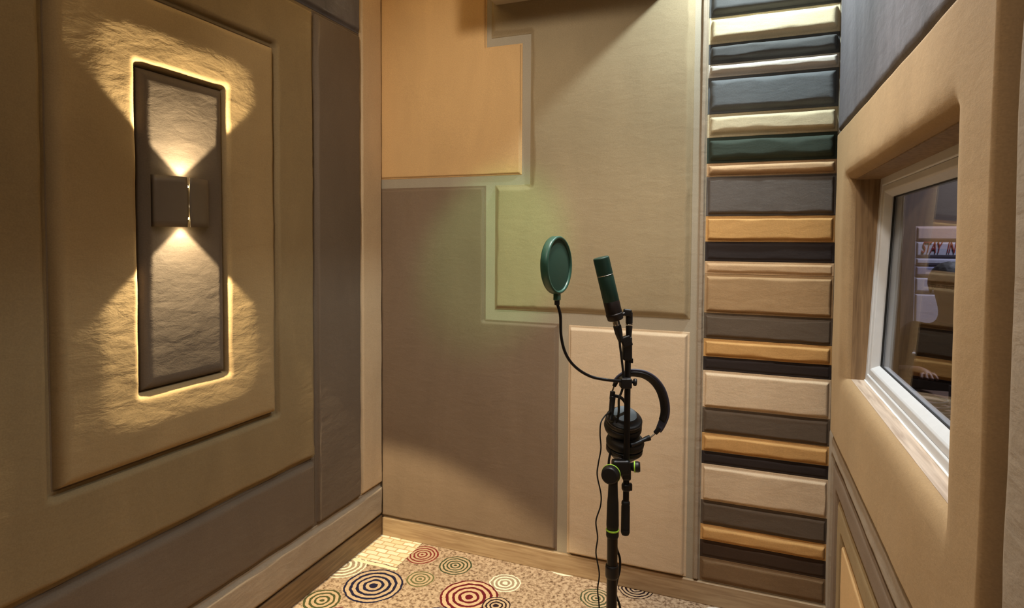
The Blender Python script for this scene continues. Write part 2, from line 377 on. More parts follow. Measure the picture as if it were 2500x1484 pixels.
tag(box('baseboard_back', (.013, -.014, 0), (1.955, 0, .088), M['wood_base'], bev=.003), kind='structure')
tag(box('baseboard_right', (RX-.012, -3.3, 0), (RX, -.015, .088), M['wood_base'], bev=.003), kind='structure')
tag(box('trim_1', (.608, -.75, 2.48), (1.40, -.001, HC-.001), M['ceil'], bev=.003), kind='structure')

# ------------------------------------------------------------------ left wall padding
g = 'padded panels on the left wall'
panel('wall_panel', M['lframe'], 'x', 0, rect(-1.75, -.4925, .550, 2.372), H=.022, m=.030, holes=[rect(-1.492, -.722, .797, 2.155)], seed=1, group=g,
      label='large olive-tan padded frame panel surrounding the wall lamp area on the left wall')
panel('wall_panel', M['linner'], 'x', 0, rect(-1.488, -.726, .801, 2.151), H=.030, m=.026, lip=.05, holes=[rect(-1.259, -.955, 1.001, 1.942)], seed=2, puff=.008, group=g,
      label='golden-tan padded panel directly around the dark upright lamp panel')
LH = .030
panel('wall_panel', M['lampp'], 'x', 0, rect(-1.257, -.957, 1.003, 1.940), H=LH, m=.036, lip=.02, seed=3, wav=.22, base=.006, group=g,
      label='narrow dark taupe upright panel that carries the wall lamp')
panel('wall_panel', M['lbrown'], 'x', 0, rect(-2.40, -.4925, .258, .547), H=.020, m=.028, seed=4, group=g,
      label='long taupe padded panel running low on the left wall under the olive frame')
panel('wall_panel', M['lbrown'], 'x', 0, rect(-.490, -.176, .258, 2.372), H=.020, m=.022, seed=5, group=g,
      label='tall taupe padded panel on the left wall beside the pale corner strip')
panel('wall_panel', M['corner'], 'x', 0, rect(-.174, -.003, .257, 2.79), H=.014, m=.016, seed=6, group=g,
      label='tall narrow pale beige padded strip in the left corner of the room')
panel('wall_panel', M['base_l'], 'x', 0, rect(-2.60, -.003, .098, .255), H=.020, m=.026, seed=7, group=g,
      label='low grey-beige padded strip above the left baseboard')
panel('wall_panel', M['darkup'], 'x', 0, rect(-2.60, -.176, 2.375, 2.79), H=.018, m=.02, seed=8, step=.04, group=g,
      label='dark charcoal padded panel high on the left wall under the ceiling')
panel('wall_panel', M['lbrown'], 'x', 0, rect(-2.40, -1.752, .550, 2.372), H=.020, m=.028, seed=9, step=.04, group=g,
      label='taupe padded panel on the left wall nearest the camera')
# ------------------------------------------------------------------ back wall padding
g = 'padded panels on the back wall'
panel('wall_panel', M['orange'], 'y', 0, [(.004, 1.737), (.728, 1.737), (.728, 2.308), (.558, 2.308), (.558, 2.79), (.004, 2.79)], H=.012, m=.012, sgn=-1, seed=11, group=g,
      label='honey-orange padded panel with stepped corner at upper left of back wall')
panel('wall_panel', M['olive'], 'y', 0, [(.602, 1.138), (1.449, 1.138), (1.449, 2.79), (.580, 2.79), (.580, 2.344), (.767, 2.344), (.767, 1.694), (.602, 1.694)], H=.020, m=.026, lip=.0, slope=0, sgn=-1, seed=12, group=g,
      label='large olive-grey padded panel behind the microphone, upper middle of back wall')
panel('wall_panel', M['greybrown'], 'y', 0, [(.004, .092), (.904, .092), (.904, 1.090), (.557, 1.090), (.557, 1.694), (.004, 1.694)], H=.016, m=.018, sgn=-1, seed=13, group=g,
      label='large grey-brown L-shaped padded panel at lower left of back wall')
panel('wall_panel', M['cream'], 'y', 0, rect(.948, 1.449, .090, 1.087), H=.026, m=.020, sgn=-1, seed=14, wav=.18, group=g,
      label='pale cream upright padded panel behind the headphones and stand')
panel('wall_panel', M['base_l'], 'y', 0, rect(1.474, 1.499, .090, 2.79), H=.016, m=.008, sgn=-1, seed=15, group=g,
      label='thin grey-beige padded upright strip left of the striped column')
# ------------------------------------------------------------------ striped column
def fab(c): return fabric('strip_fabric_%d_%d_%d' % c, c, var=.08, wr=.2, weave=.35)
SF = {k: fab(v) for k, v in dict(char=(76, 75, 73), charb=(94, 95, 95), cream=(200, 184, 150), creamg=(196, 186, 172), green=(56, 64, 54), grey=(98, 90, 84), ochre=(196, 150, 92),  # the green entry has a green light tint painted into its colour
      black=(48, 40, 38), tan=(168, 136, 98), tanl=(190, 156, 118), brown=(96, 82, 68), pale=(206, 180, 148), dkb=(66, 50, 38), ltb=(122, 96, 68)).items()}
ys = [('char', -60, 'charcoal padded strip at the very top of the striped column'),
      ('cream', 47, 'cream padded strip with a crease, topmost pale strip of the column'),
      ('char', 112, 'charcoal padded strip between creased cream strip and thin pale strip'),
      ('creamg', 160, 'thin pale strip directly above the wide blue-grey strip'),
      ('charb', 193, 'wide blue-grey padded strip in the upper half of the column'),
      ('cream', 281, 'cream padded strip directly above the green-tinged dark strip'),
      ('green', 338, 'dark padded strip green-tinged by painted light, level with top of the window frame'),
      ('tanl', 400, 'thin pale tan strip directly above the wide grey strip'),
      ('grey', 433, 'wide grey padded strip just below the thin strip under the green-tinged one'),
      ('ochre', 528, 'ochre padded strip directly below the wide grey strip'),
      ('black', 590, 'black-brown padded strip level with the top of the pop filter'),
      ('tanl', 637, 'thin pale tan strip directly above the wide tan strip'),
      ('tan', 668, 'wide tan padded strip level with the microphone'),
      ('brown', 763, 'brown padded strip directly below the wide tan strip'),
      ('ochre', 825, 'ochre padded strip, second ochre strip from the top'),
      ('black', 869, 'narrow black strip directly above the upper wide cream-pink strip'),
      ('pale', 902, 'wide cream-pink padded strip, upper of the two in the lower half'),
      ('brown', 993, 'brown padded strip directly below the upper wide cream-pink strip'),
      ('ochre', 1054, 'ochre padded strip, third ochre strip from the top'),
      ('black', 1099, 'narrow black strip directly above the lower wide cream-pink strip'),
      ('pale', 1130, 'wide cream-pink padded strip, lower of the two in the lower half'),
      ('brown', 1219, 'brown padded strip directly below the lower wide cream-pink strip'),
      ('ochre', 1277, 'ochre padded strip, lowest ochre strip of the column'),
      ('dkb', 1316, 'dark brown padded strip, second strip from the bottom of the column'),
      ('ltb', 1357, 'light brown padded strip at the bottom of the column above the baseboard'),
      (None, 1414, None)]
for i in range(len(ys)-1):
    z1 = on(1, 0, 1716, ys[i][1]).z; z0 = on(1, 0, 1716, ys[i+1][1]).z
    h = z1-z0; mm = min(.032, h*.46)
    thin = h < .05
    up = i < 8
    if not up: mm = min(.018, h*.36)
    Hs = (.016 if thin else .030) if up else {'black': .006, 'dkb': .006, 'tanl': .010, 'brown': .012, 'ltb': .010}.get(ys[i][0], .018)
    panel('padded_strip', SF[ys[i][0]], 'y', 0, rect(1.501, 1.954, max(z0, .0885)+.0006, z1-.0006), H=Hs, m=mm, sgn=-1, seed=20+i, wav=.6, step=.015, lip=.34 if up else .5,
          label=ys[i][2], cat='padded strip', group='padded strips of the striped column')
# ------------------------------------------------------------------ right wall padding
g = 'padded panels on the right wall'
panel('window_surround', M['wframe'], 'x', RX-.004, rect(-1.528, -.10, .775, 1.832), H=.030, m=.015, lip=.0, hm=.048, sgn=-1, holes=[rect(-1.354, -.311, 1.012, 1.650)], seed=50, wav=.15, base=.004,
      label='thick tan padded surround framing the window on the right wall', group=g, cat='window surround')
panel('wall_panel', M['darkup'], 'x', RX, rect(-1.9, -.004, 1.834, 2.79), H=.022, m=.034, lip=.3, sgn=-1, seed=51, wav=.2, group=g,
      label='dark grey velvet padded panel above the window surround')
def ring(mat, y1, z1, wd, H, s, lab):
    panel('wall_panel', mat, 'x', RX, rect(-1.528+s*0, y1, .089, z1), H=H, m=.02, sgn=-1, holes=[rect(-1.50, y1-wd, .0895+.0, z1-wd*.92)] if wd else (), seed=52+s, wav=.2, group=g, label=lab)
def arch(mat, y1, z1, wd, wz, H, s, lab):
    y0 = -1.528
    P = [(y0, z1), (y0, z1-wz), (y1-wd, z1-wz), (y1-wd, .089), (y1, .089), (y1, z1)]
    panel('wall_panel', mat, 'x', RX, P, H=H, m=.026, lip=.05, sgn=-1, seed=52+s, wav=.2, group=g, label=lab)
arch(M['base_l'], -.004, .773, .108, .090, .026, 0, 'grey-beige padded border under the window surround on the right wall')
arch(M['greybrown'], -.114, .681, .100, .096, .024, 1, 'grey-brown padded band nested inside the grey-beige border, low on right wall')
arch(M['linner'], -.216, .583, .100, .096, .022, 2, 'tan padded band nested inside the grey-brown band, low on right wall')
panel('wall_panel', M['orange'], 'x', RX, rect(-1.528, -.318, .089, .485), H=.022, m=.02, sgn=-1, seed=58, group=g,
      label='innermost honey-tan padded panel, low on right wall')
panel('wall_panel', M['base_l'], 'x', RX, rect(-2.6, -1.546, .089, 2.79), H=.022, m=.02, sgn=-1, seed=59, step=.04, group=g,
      label='grey-beige padded panel at the right edge of the photo, nearest the camera')

# ------------------------------------------------------------------ window (tilted, set in the opening)
win = empty('window_1', (2.009, HY1, 1.012), None, None); win['kind'] = 'structure'
A = Vector((0, -1, 0)); B = Vector((.028, 0, .635)).normalized(); Nn = B.cross(A).normalized()
if Nn.x > 0: Nn = -Nn
O = Vector((2.009, HY1, 1.012)); WW, WH = HY1-HY0, (HZ1-1.012)/B.z
def loc(a, b, n): return O+A*a+B*b+Nn*n
def ringprof(name, prof, mat):
    """prof: closed section as (inset, n); swept round the opening as a mitred ring"""
    bm = bmesh.new(); loops = []
    for s, n in prof:
        sb = s
        loops.append([bm.verts.new(loc(a, b, n)) for a, b in ((s, sb), (WW-s, sb), (WW-s, WH-s), (s, WH-s))])
    for i in range(len(loops)):
        P, Q = loops[i], loops[(i+1) % len(loops)]
        for k in range(4): bm.faces.new((P[k], P[(k+1) % 4], Q[(k+1) % 4], Q[k]))
    o = obj(name, bm, mat, win, smooth=False); md = o.modifiers.new('b', 'BEVEL'); md.width = .0015; md.segments = 2; return o
ringprof('window_frame', [(.0, 0), (.024, 0), (.026, -.004), (.026, -.06), (.0, -.06)], M['white'])
ringprof('sash', [(.0265, -.004), (.044, -.004), (.048, -.007), (.060, -.024), (.060, -.055), (.0265, -.055)], M['white'])
ringprof('gasket', [(.0585, -.026), (.0625, -.029), (.0625, -.034), (.0585, -.034)], M['rubber'])
gm, gnt, gb = newmat('window_glass')
gb.inputs['Base Color'].default_value = (.86, .9, .95, 1); gb.inputs['Transmission Weight'].default_value = 1; gb.inputs['Roughness'].default_value = 0; gb.inputs['IOR'].default_value = 1.18
bm = bmesh.new()
v = [bm.verts.new(loc(a, b, n)) for n in (-.032, -.038) for a, b in ((.055, .055), (WW-.055, .055), (WW-.055, WH-.055), (.055, WH-.055))]
for f in ((0, 1, 2, 3), (7, 6, 5, 4), (0, 4, 5, 1), (1, 5, 6, 2), (2, 6, 7, 3), (3, 7, 4, 0)): bm.faces.new([v[i] for i in f])
obj('pane', bm, gm, win, smooth=False)
# lining boards, sill and caulk
box('jamb', (RX-.004, HY1-.003, HZ0), (RX+.128, HY1+.001, HZ1), M['jamb'], win)
box('jamb', (RX-.004, HY0-.001, HZ0), (RX+.128, HY0+.003, HZ1), M['jamb'], win)
box('head_board', (RX-.004, HY0, HZ1-.003), (RX+.128, HY1, HZ1+.001), M['jamb'], win)
box('sill', (RX-.004, HY0, HZ0-.004), (RX+.128, HY1, HZ0+.001), M['sill'], win)
cp = [loc(.0+WW*k/24, .002, .0015)+Vector((0, 0, random.uniform(-.0006, .0006))) for k in range(25)]
tube('caulk', cp, .0026, M['whitec'], win, seg=8, n=2)

# ------------------------------------------------------------------ wall lamp
lc = on(0, LH, 440, 492)
LY = lc.y; zt = on(0, LH+.05, 445, 430).z; zb = on(0, LH+.05, 445, 554).z
sc_ = empty('wall_lamp', (0+LH, LY, (zt+zb)/2), 'dark curved up-and-down wall lamp glowing on the upright taupe panel', 'wall lamp')
M['lampbody'] = plain('bronze_metal', (100, 88, 74), rough=.5, metal=.2)
def leaf(sg):
    bm = bmesh.new(); rows = []
    n = 22; a_, d_ = .098, .036
    for th in (0, .0035):
        for zi in range(9):
            z = zb+(zt-zb)*zi/8; q = abs(zi/4-1)           # 1 at the rims, 0 in the middle
            g0 = .002+.004*q*q
            rows.append([bm.verts.new((LH+.001+(d_-th)*math.sqrt(max(0, 1-(u/a_)**2)), LY+sg*u, z)) for u in [g0+(a_-th-g0)*(k/n)**.8 for k in range(n+1)]])
    for o in (0, 9):
        for i in range(8):
            for k in range(n): bm.faces.new((rows[o+i][k], rows[o+i][k+1], rows[o+i+1][k+1], rows[o+i+1][k]))
    for i in range(8):
        for k in (0, n): bm.faces.new((rows[i][k], rows[i+1][k], rows[9+i+1][k], rows[9+i][k]))
    for i in (0, 8):
        for k in range(n): bm.faces.new((rows[i][k], rows[i][k+1], rows[9+i][k+1], rows[9+i][k]))
    return obj('shade', bm, M['lampbody'], sc_)
leaf(1); leaf(-1)
box('back_plate', (LH-.006, LY-.045, zb+.02), (LH+.004, LY+.045, zt-.02), M['lampbody'], sc_, bev=.002)
box('lamp_block', (LH+.004, LY-.02, zb+.03), (LH+.014, LY+.02, zt-.03), M['lampbody'], sc_, bev=.003)
M['lens'] = plain('lamp_lens', (255, 240, 200), rough=.3, emit=((255, 226, 160), 30))
for z, s in ((zt-.03, 1), (zb+.03, -1)):
    lathe('lens', Vector((LH+.018, LY, z)), Vector((0, 0, s)), [(0, 0), (0, .011), (.004, .011), (.009, .008), (.011, 0)], M['lens'], sc_, seg=24)
LW = (1.0, .84, .54)
for z, s in ((zt-.004, 1), (zb+.004, -1)):
    soft_falloff(lamp('wall_lamp_beam', 'SPOT', (LH+.019, LY, z-s*.002), 92, LW, aim=(LH+.019, LY, z+s), spot_size=math.radians(97), spot_blend=.15, shadow_soft_size=.008))
    lamp('wall_lamp_spill', 'SPOT', (LH+.022, LY, z), .4, LW, aim=(LH+.022, LY, z+s), spot_size=math.radians(168), spot_blend=.7, shadow_soft_size=.008)
lamp('wall_lamp_glow', 'POINT', (LH+.026, LY, (zt+zb)/2-.012), .008, LW, shadow_soft_size=.004)

# ------------------------------------------------------------------ ceiling downlights; window and rear ones are added, unseen fill
for x, y, lab, em in ((1.66, -.30, 'small cool-white cylinder downlight in the ceiling near the window wall', (255, 255, 255)), (1.36, -1.05, 'warm recessed downlight in the ceiling above the microphone stand', (255, 214, 160)), (1.70, -1.12, 'added unseen neutral fill light in the ceiling directly above the window surround', (255, 250, 236)), (1.15, -2.75, 'added unseen warm fill light in the ceiling behind the camera', (255, 214, 160))):
    e = empty('ceiling_light', (x, y, HC), lab, 'ceiling light'); dz = .075 if em[0] == em[2] else 0
    if dz: cyl('housing', Vector((x, y, HC)), Vector((x, y, HC-dz)), .055, M['white'], e, bev=.05)
    lathe('trim_ring', Vector((x, y, HC-dz)), Vector((0, 0, -1)), [(0, .075), (.006, .072), (.006, .055), (0, .052)], M['white'], e)
    lathe('diffuser', Vector((x, y, HC-dz-.001)), Vector((0, 0, -1)), [(0, .052), (.002, .05), (.003, 0)], plain('diffuser_%d' % em[2], em, emit=(em, 4)), e)

# ================================================================== MICROPHONE STAND
D = 1.5
def P(x, y, k=0): return at(x, y, D+k)
F = FWD.copy(); Rv = RT.copy(); Zv = Vector((0, 0, 1))
base = P(1493, 1484); base.z = 0
st = empty('microphone_stand', base, 'black microphone stand with lime-ringed knobs standing on the ring-patterned carpet', 'microphone stand')
pj = P(1499, 1160)      # pivot clutch on the lower pole
pole_top = Vector((base.x+.003, base.y, pj.z))
def onp(y):             # point of the lower pole at a picture height
    best = min((i/400*pj.z for i in range(401)), key=lambda z: abs(projy(Vector((base.x, base.y, z)))-y)); return Vector((base.x, base.y, best))
def projy(p):
    d = p-CAM; z = d.dot(FWD); return CY-FPX*d.dot(UP)/z
z0 = onp(1300).z
cyl('pole', Vector((base.x, base.y, .03)), Vector((base.x, base.y, z0+.01)), .0132, M['blackm'], st)
zc = onp(1393).z
lathe('pole_collar', Vector((base.x, base.y, zc-.016)), Zv, [(0, .013), (0, .0155), (.006, .0168), (.026, .0168), (.032, .0155), (.032, .013)], M['black'], st)
lathe('base', Vector((base.x, base.y, 0)), Zv, [(0, 0), (0, .13), (.004, .135), (.014, .132), (.022, .10), (.03, .03), (.04, .018), (.04, 0)], M['blackm'], st)
zr = onp(1293).z; zs = onp(1185).z
ax = Vector((base.x, base.y, 0))
gs = lathe('grip_sleeve', Vector((base.x, base.y, zr+.003)), Zv, [(0, 0), (0, .0148), (.010, .0155), (.03, .0150), (.6*(zs-zr), .0142), (.72*(zs-zr), .0128), (zs-zr, .0115), (zs-zr+.012, .0115), (zs-zr+.012, 0)], M['rubber'], st)
lathe('lime_ring', Vector((base.x, base.y, zr-.002)), Zv, [(0, .012), (0, .0158), (.001, .0164), (.003, .0164), (.004, .0158), (.004, .012)], M['greenring'], gs)
lathe('sleeve_foot', Vector((base.x, base.y, zr-.018)), Zv, [(0, .012), (0, .0148), (.004, .0158), (.016, .0155), (.016, .012)], M['rubber'], st)
# clutch with the two knobs; boom tube a little behind and right of the pole
jt = Vector((base.x, base.y, onp(1180).z))
bt = P(1529, 1145, .02)
hub = P(1515, 1140, .01)
obox('clutch', hub, Rv, F, UP, (.022, .013, .019), M['black'], st, bev=.006)
obox('clutch', P(1528, 1146, .015), Rv, F, UP, (.011, .016, .024), M['black'], st, bev=.005)
tube('clutch_neck', [jt, (jt+P(1500, 1158, .0))/2+Vector((0, 0, .004)), P(1503, 1150, .004)], .0115, M['black'], st, n=8)
kd = (-F*.85-Rv*.35+UP*.05).normalized()
kp = P(1492, 1157, -.006)
kn1 = lathe('knob', kp, kd, [(0, 0), (0, .0225), (.004, .0235), (.005, .0225), (.016, .0215), (.020, .0195), (.021, .017), (.0205, 0)], M['black'], st)
lathe('lime_ring', kp-kd*.001, kd, [(0, .022), (0, .0238), (.0025, .0243), (.004, .0238), (.004, .022)], M['greenring'], kn1)
kd2 = (Rv*.95-F*.25+UP*.05).normalized(); kp2 = P(1541, 1139, .012)
kn2 = lathe('knob', kp2, kd2, [(0, 0), (0, .010), (.006, .011), (.008, .0135), (.018, .0135), (.022, .0115), (.0225, 0)], M['black'], st)
lathe('lime_ring', kp2+kd2*.0075, kd2, [(0, .0125), (0, .0138), (.0015, .0142), (.003, .0138), (.003, .0125)], M['greenring'], kn2)
b0, b1 = P(1528, 1232, .015), P(1533, 868, .015)
cyl('boom_tube', b0, b1, .0078, M['blackm'], st)
bdir = (b0-b1).normalized()
lathe('boom_collar', P(1529, 1180, .015), bdir, [(0, .007), (0, .0105), (.004, .012), (.014, .0118), (.018, .0095), (.018, .007)], M['black'], st)
obox('collar_tab', P(1538, 1188, .013), Rv, F, UP, (.005, .006, .009), M['black'], st, bev=.002)
cw = P(1527.5, 1222, .015)
lathe('counterweight', cw, bdir, [(0, 0), (0, .0085), (.003, .0105), (.008, .0108), (.0085, .0102), (.013, .0102), (.0135, .0108), (.070, .0112), (.0705, .0104), (.072, .0104), (.0725, .0112), (.080, .0112), (.086, .009), (.087, 0)], M['rubber'], st)
obox('boom_head', P(1531, 850, .012), Rv, F, UP, (.0115, .011, .030), M['black'], st, bev=.004)
obox('boom_head', P(1529, 833, .008), (Rv+UP*.35).normalized(), F, (UP-Rv*.35).normalized(), (.0125, .010, .014), M['black'], st, bev=.004)
obox('head_clip', P(1541, 880, .012), Rv, F, UP, (.004, .006, .006), M['black'], st, bev=.001)
h0, h1 = P(1535, 826, .01), P(1536, 795, .01)
cyl('thread_adapter', h0, h1, .0068, M['black'], st, r1=.0085)
lathe('adapter_ring', P(1536, 793, .01), UP, [(0, .006), (0, .0088), (.003, .0088), (.003, .006)], M['silver'], st)
cyl('adapter_sleeve', P(1536, 790, .01), P(1536, 762, .01), .0088, M['black'], st)
obox('swivel_joint', P(1532, 763, .006), (Rv-UP*.1).normalized(), F, UP, (.010, .010, .009), M['black'], st, bev=.004)
tube('swivel_arm', [P(1529, 764, .002), P(1518, 768, -.001), P(1507, 771, -.002)], .0045, M['black'], st)

# ------------------------------------------------------------------ microphone
mt, mb = P(1467, 628, -.012), P(1500, 768, -.002)
mc = empty('microphone', (mt+mb)/2, 'dark cylindrical condenser microphone with green light painted on, tilted on the boom stand', 'microphone')
md_ = (mb-mt).normalized(); ml = (mb-mt).length
lathe('grille', mt, md_, [(0, 0), (0, .0180), (.0015, .0197), (.004, .0203), (ml*.30, .0203), (ml*.305, .0198), (ml*.305, 0)], M['mictint'], mc, seg=48)
lathe('seam_ring', mt+md_*ml*.302, md_, [(0, .0195), (0, .0206), (.0008, .0208), (.0016, .0206), (.0016, .0195)], M['silver'], mc, seg=48)
lathe('body', mt+md_*ml*.311, md_, [(0, 0), (0, .0203), (ml*.45, .0203), (ml*.45, 0)], M['mictint'], mc, seg=48)
lathe('lower_body', mt+md_*ml*.761, md_, [(0, 0), (0, .0203), (ml*.225, .0203), (ml*.235, .0196), (ml*.235, 0)], M['micblack'], mc, seg=48)
lathe('shock_clip', mb-md_*.004, md_, [(0, .017), (0, .0212), (.004, .0215), (.008, .0205), (.016, .0198), (.018, .017), (.018, 0)], M['micblack'], mc, seg=48)
x0 = mb+md_*.014
lathe('connector', x0, md_, [(0, 0), (0, .0088), (.018, .0088), (.018, 0)], M['silver'], mc)
xl = empty('microphone_cable', P(1503, 788), 'black microphone cable plugged under the microphone and running down the stand', 'cable')
p1 = x0+md_*.014
lathe('plug', p1, md_, [(0, 0), (0, .0098), (.004, .0102), (.020, .0096), (.042, .0058), (.044, .0045), (.044, 0)], M['black'], xl)
pe = p1+md_*.042
tube('cord', [pe, P(1513, 836, .0), P(1517, 870, .002), P(1521, 905, .004), P(1523, 935, .004), P(1518, 955, .000), P(1511, 975, -.006), P(1510, 1010, .03), P(1500, 1060, .05), P(1490, 1105, .05), P(1486, 1140, .04),
              P(1493, 1200, .035), P(1500, 1290, .035), P(1505, 1335, .03), P(1513, 1362, .022), P(1513, 1390, .018), P(1506, 1420, .016), P(1503, 1448, .016), P(1514, 1484, .018), P(1522, 1560, .03), P(1530, 1800, .06)], .0030, M['rubber'], xl, n=8)

# ------------------------------------------------------------------ pop filter
pc = P(1360, 647, -.03)
pf = empty('pop_filter', pc, 'round dark mesh pop filter with green light painted on, on a curved gooseneck clipped to the stand', 'pop filter')
psi = math.radians(60)
pn = (-F*math.cos(psi)+Rv*math.sin(psi)).normalized()          # faces right and towards the camera
pu = UP.copy(); pr = pn.cross(pu).normalized(); pu = pr.cross(pn).normalized()
Rr = .0715
def disc_ring(name, prof, mat):
    bm = bmesh.new(); add_lathe(bm, pc, pn, prof, 64, x=pu); return obj(name, bm, mat, pf)
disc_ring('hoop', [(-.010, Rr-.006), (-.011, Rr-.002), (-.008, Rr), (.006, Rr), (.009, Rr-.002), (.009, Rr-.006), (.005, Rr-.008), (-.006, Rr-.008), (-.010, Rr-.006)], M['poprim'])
pm, pnt, pb = newmat('pop_mesh'); pb.inputs['Base Color'].default_value = lin((44, 78, 62)); pb.inputs['Roughness'].default_value = .6  # mesh colour carries the same painted green light
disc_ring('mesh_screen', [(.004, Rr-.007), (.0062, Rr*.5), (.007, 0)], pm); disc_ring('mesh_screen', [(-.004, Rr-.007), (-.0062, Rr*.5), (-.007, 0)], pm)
nk = pc-pu*(Rr+.001)
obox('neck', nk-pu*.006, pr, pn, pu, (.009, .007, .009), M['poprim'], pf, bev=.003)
cyl('neck_collar', nk-pu*.012, nk-pu*.026, .0065, M['black'], pf)
tube('gooseneck', [nk-pu*.022, P(1368, 770, -.03), P(1370, 820, -.028), P(1381, 863, -.025), P(1404, 895, -.022), P(1440, 918, -.018), P(1480, 927, -.014), P(1516, 930, -.008)], .0037, M['blackm'], pf, seg=14)
obox('clamp', P(1527, 934, .004), Rv, F, UP, (.014, .016, .013), M['black'], pf, bev=.004)
lathe('clamp_screw', P(1541, 932, .006), (Rv+UP*-.1).normalized(), [(0, 0), (0, .004), (.006, .004), (.006, .0085), (.010, .0095), (.013, .009), (.014, 0)], M['black'], pf)
# ------------------------------------------------------------------ headphones
M['bandring'] = plain('satin_grey_metal', (110, 110, 118), rough=.25, metal=.8)
hp = empty('headphones', P(1550, 1000), 'black over-ear headphones folded and hanging on the stand by their headband', 'headphones')
hb = [(1500, 934, .050), (1511, 921, .048), (1528, 911, .044), (1548, 908, .040), (1574, 913, .038), (1597, 928, .040), (1614, 952, .044), (1623, 982, .048), (1624, 1010, .050), (1616, 1034, .052), (1607, 1052, .053)]
K = .048
path = smooth_path([P(*q) for q in hb], 6)
def band(name, path, wid, th, mat, lo=0, hi=1, off=0):
    bm = bmesh.new(); rings = []; n = len(path)
    i0, i1 = int(lo*(n-1)), int(hi*(n-1))
    cen = P(1555, 1000)
    for i in range(i0, i1+1):
        p = path[i]; d = (path[min(i+1, n-1)]-path[max(i-1, 0)]).normalized()
        s = i/(n-1); ww = wid*(.55+.45*math.sin(math.pi*min(1, max(0, s)))**.6)
        o_ = d.cross(F).normalized()
        if o_.dot(p-cen) < 0: o_ = -o_
        wv = (F*.82+o_*-.0+Rv*.0).normalized(); wv = (wv-d*wv.dot(d)).normalized()
        # tilt the strap so its outer side shows to the camera
        tl = math.radians(38); w2 = wv*math.cos(tl)+o_*math.sin(tl)*-1; o2 = o_*math.cos(tl)+wv*math.sin(tl)
        sec = []
        for k in range(16):
            a = 2*math.pi*k/16; sec.append(bm.verts.new(p+o2*off+w2*ww*math.copysign(abs(math.cos(a))**.6, math.cos(a))+o2*th*math.copysign(abs(math.sin(a))**.8, math.sin(a))))
        rings.append(sec)
    for X_, Y_ in zip(rings, rings[1:]):
        for k in range(16): bm.faces.new((X_[k], X_[(k+1) % 16], Y_[(k+1) % 16], Y_[k]))
    bm.faces.new(rings[0]); bm.faces.new(rings[-1]); return obj(name, bm, mat, hp)
hbo = band('headband', path, .0150, .0042, M['band'])
band('headband_cushion', path, .0120, .0040, M['cushion'], .12, .88, off=-.0055)
for k in range(3):
    i_ = int((.40+.035*k)*(len(path)-1)); p = path[i_]; d = (path[i_+1]-path[i_-1]).normalized(); o_ = d.cross(F).normalized()
    if o_.dot(p-P(1555, 1000)) < 0: o_ = -o_
    wv = (F-d*F.dot(d)).normalized(); tl = math.radians(38); o2 = o_*math.cos(tl)+wv*math.sin(tl); w2 = wv*math.cos(tl)-o_*math.sin(tl)
    if o2.dot(F) > 0: o2 = o_*math.cos(tl)-wv*math.sin(tl); w2 = wv*math.cos(tl)+o_*math.sin(tl)
    obox('embossed_mark', p+o2*.0040, (d+w2).normalized(), (d-w2).normalized(), o2, (.0014, .0014, .0006), M['bandring'], hbo, bev=0)
# end caps, sliders, yokes
def seg_(name, a, b, r, mat, r1=None): return cyl(name, P(a[0], a[1], a[2]+K), P(b[0], b[1], b[2]+K), r, mat, hp, r1)
seg_('band_end', (1508, 925, .003), (1499, 943, .005), .0062, M['black'], .0052)
seg_('slider', (1500, 940, .005), (1494, 958, .006), .0022, M['silver'])
seg_('yoke_hinge', (1496, 955, .006), (1494, 975, .006), .0068, M['black'])
tube('yoke_arm', [P(1496, 968, 0.052), P(1494, 990, 0.048), P(1492, 1008, 0.042), P(1490, 1026, 0.034)], lambda t: .0078-.0015*t, M['black'], hp)
tube('yoke_arm', [P(1502, 966, 0.054), P(1518, 972, 0.060), P(1530, 990, 0.070), P(1534, 1012, 0.080)], .0042, M['black'], hp)
seg_('band_end', (1611, 1044, .003), (1599, 1058, .004), .0070, M['black'], .0058)
seg_('slider', (1602, 1056, .004), (1584, 1071, .004), .0020, M['silver'])
seg_('yoke_hinge', (1587, 1068, .004), (1572, 1073, .002), .0075, M['black'], .0060)
tube('yoke_arm', [P(1582, 1070, 0.051), P(1568, 1076, 0.042), P(1556, 1082, 0.032), P(1540, 1087, 0.020)], .0052, M['black'], hp)
def cup(cx, cy, k, tilt, flip, nm):
    c = P(cx, cy, k); q = 1.07; d = (UP*math.cos(tilt)-F*math.sin(tilt)+Rv*.06).normalized()*flip
    pad = [(-.023, 0), (-.023, .026), (-.024, .034), (-.020, .0435), (-.012, .0465), (-.003, .0455), (0, .043)]
    ec = None
    EP = lambda par: lathe('ear_pad', c, d, [(a*q, b*q) for a, b in pad+[(.0, 0)]], M['cushion'], par, seg=48)
    ec = lathe('ear_cup', c+d*.001, d, [(a*q, b*q) for a, b in [(0, 0), (0, .0440), (.004, .0450), (.013, .0440), (.0165, .0410), (.0170, .0345), (.024, .0325), (.0270, .0300), (.0275, .0285), (.0262, .0270), (.0262, 0)]], M['black'], hp, seg=48)
    EP(ec)
    lathe('cup_ring', c+d*.0125, d, [(0, .0462), (.0, .0475), (.0014, .0477), (.0028, .0462)], M['bandring'], ec, seg=48)
    return c, d
c1, d1 = cup(1522, 1032, .072, math.radians(24), 1, 'upper')
c2, d2 = cup(1525, 1087, .072, math.radians(12), -1, 'lower')
hl = empty('headphone_cable', P(1480, 1012), 'thin black headphone cable hanging left of the microphone stand', 'cable')
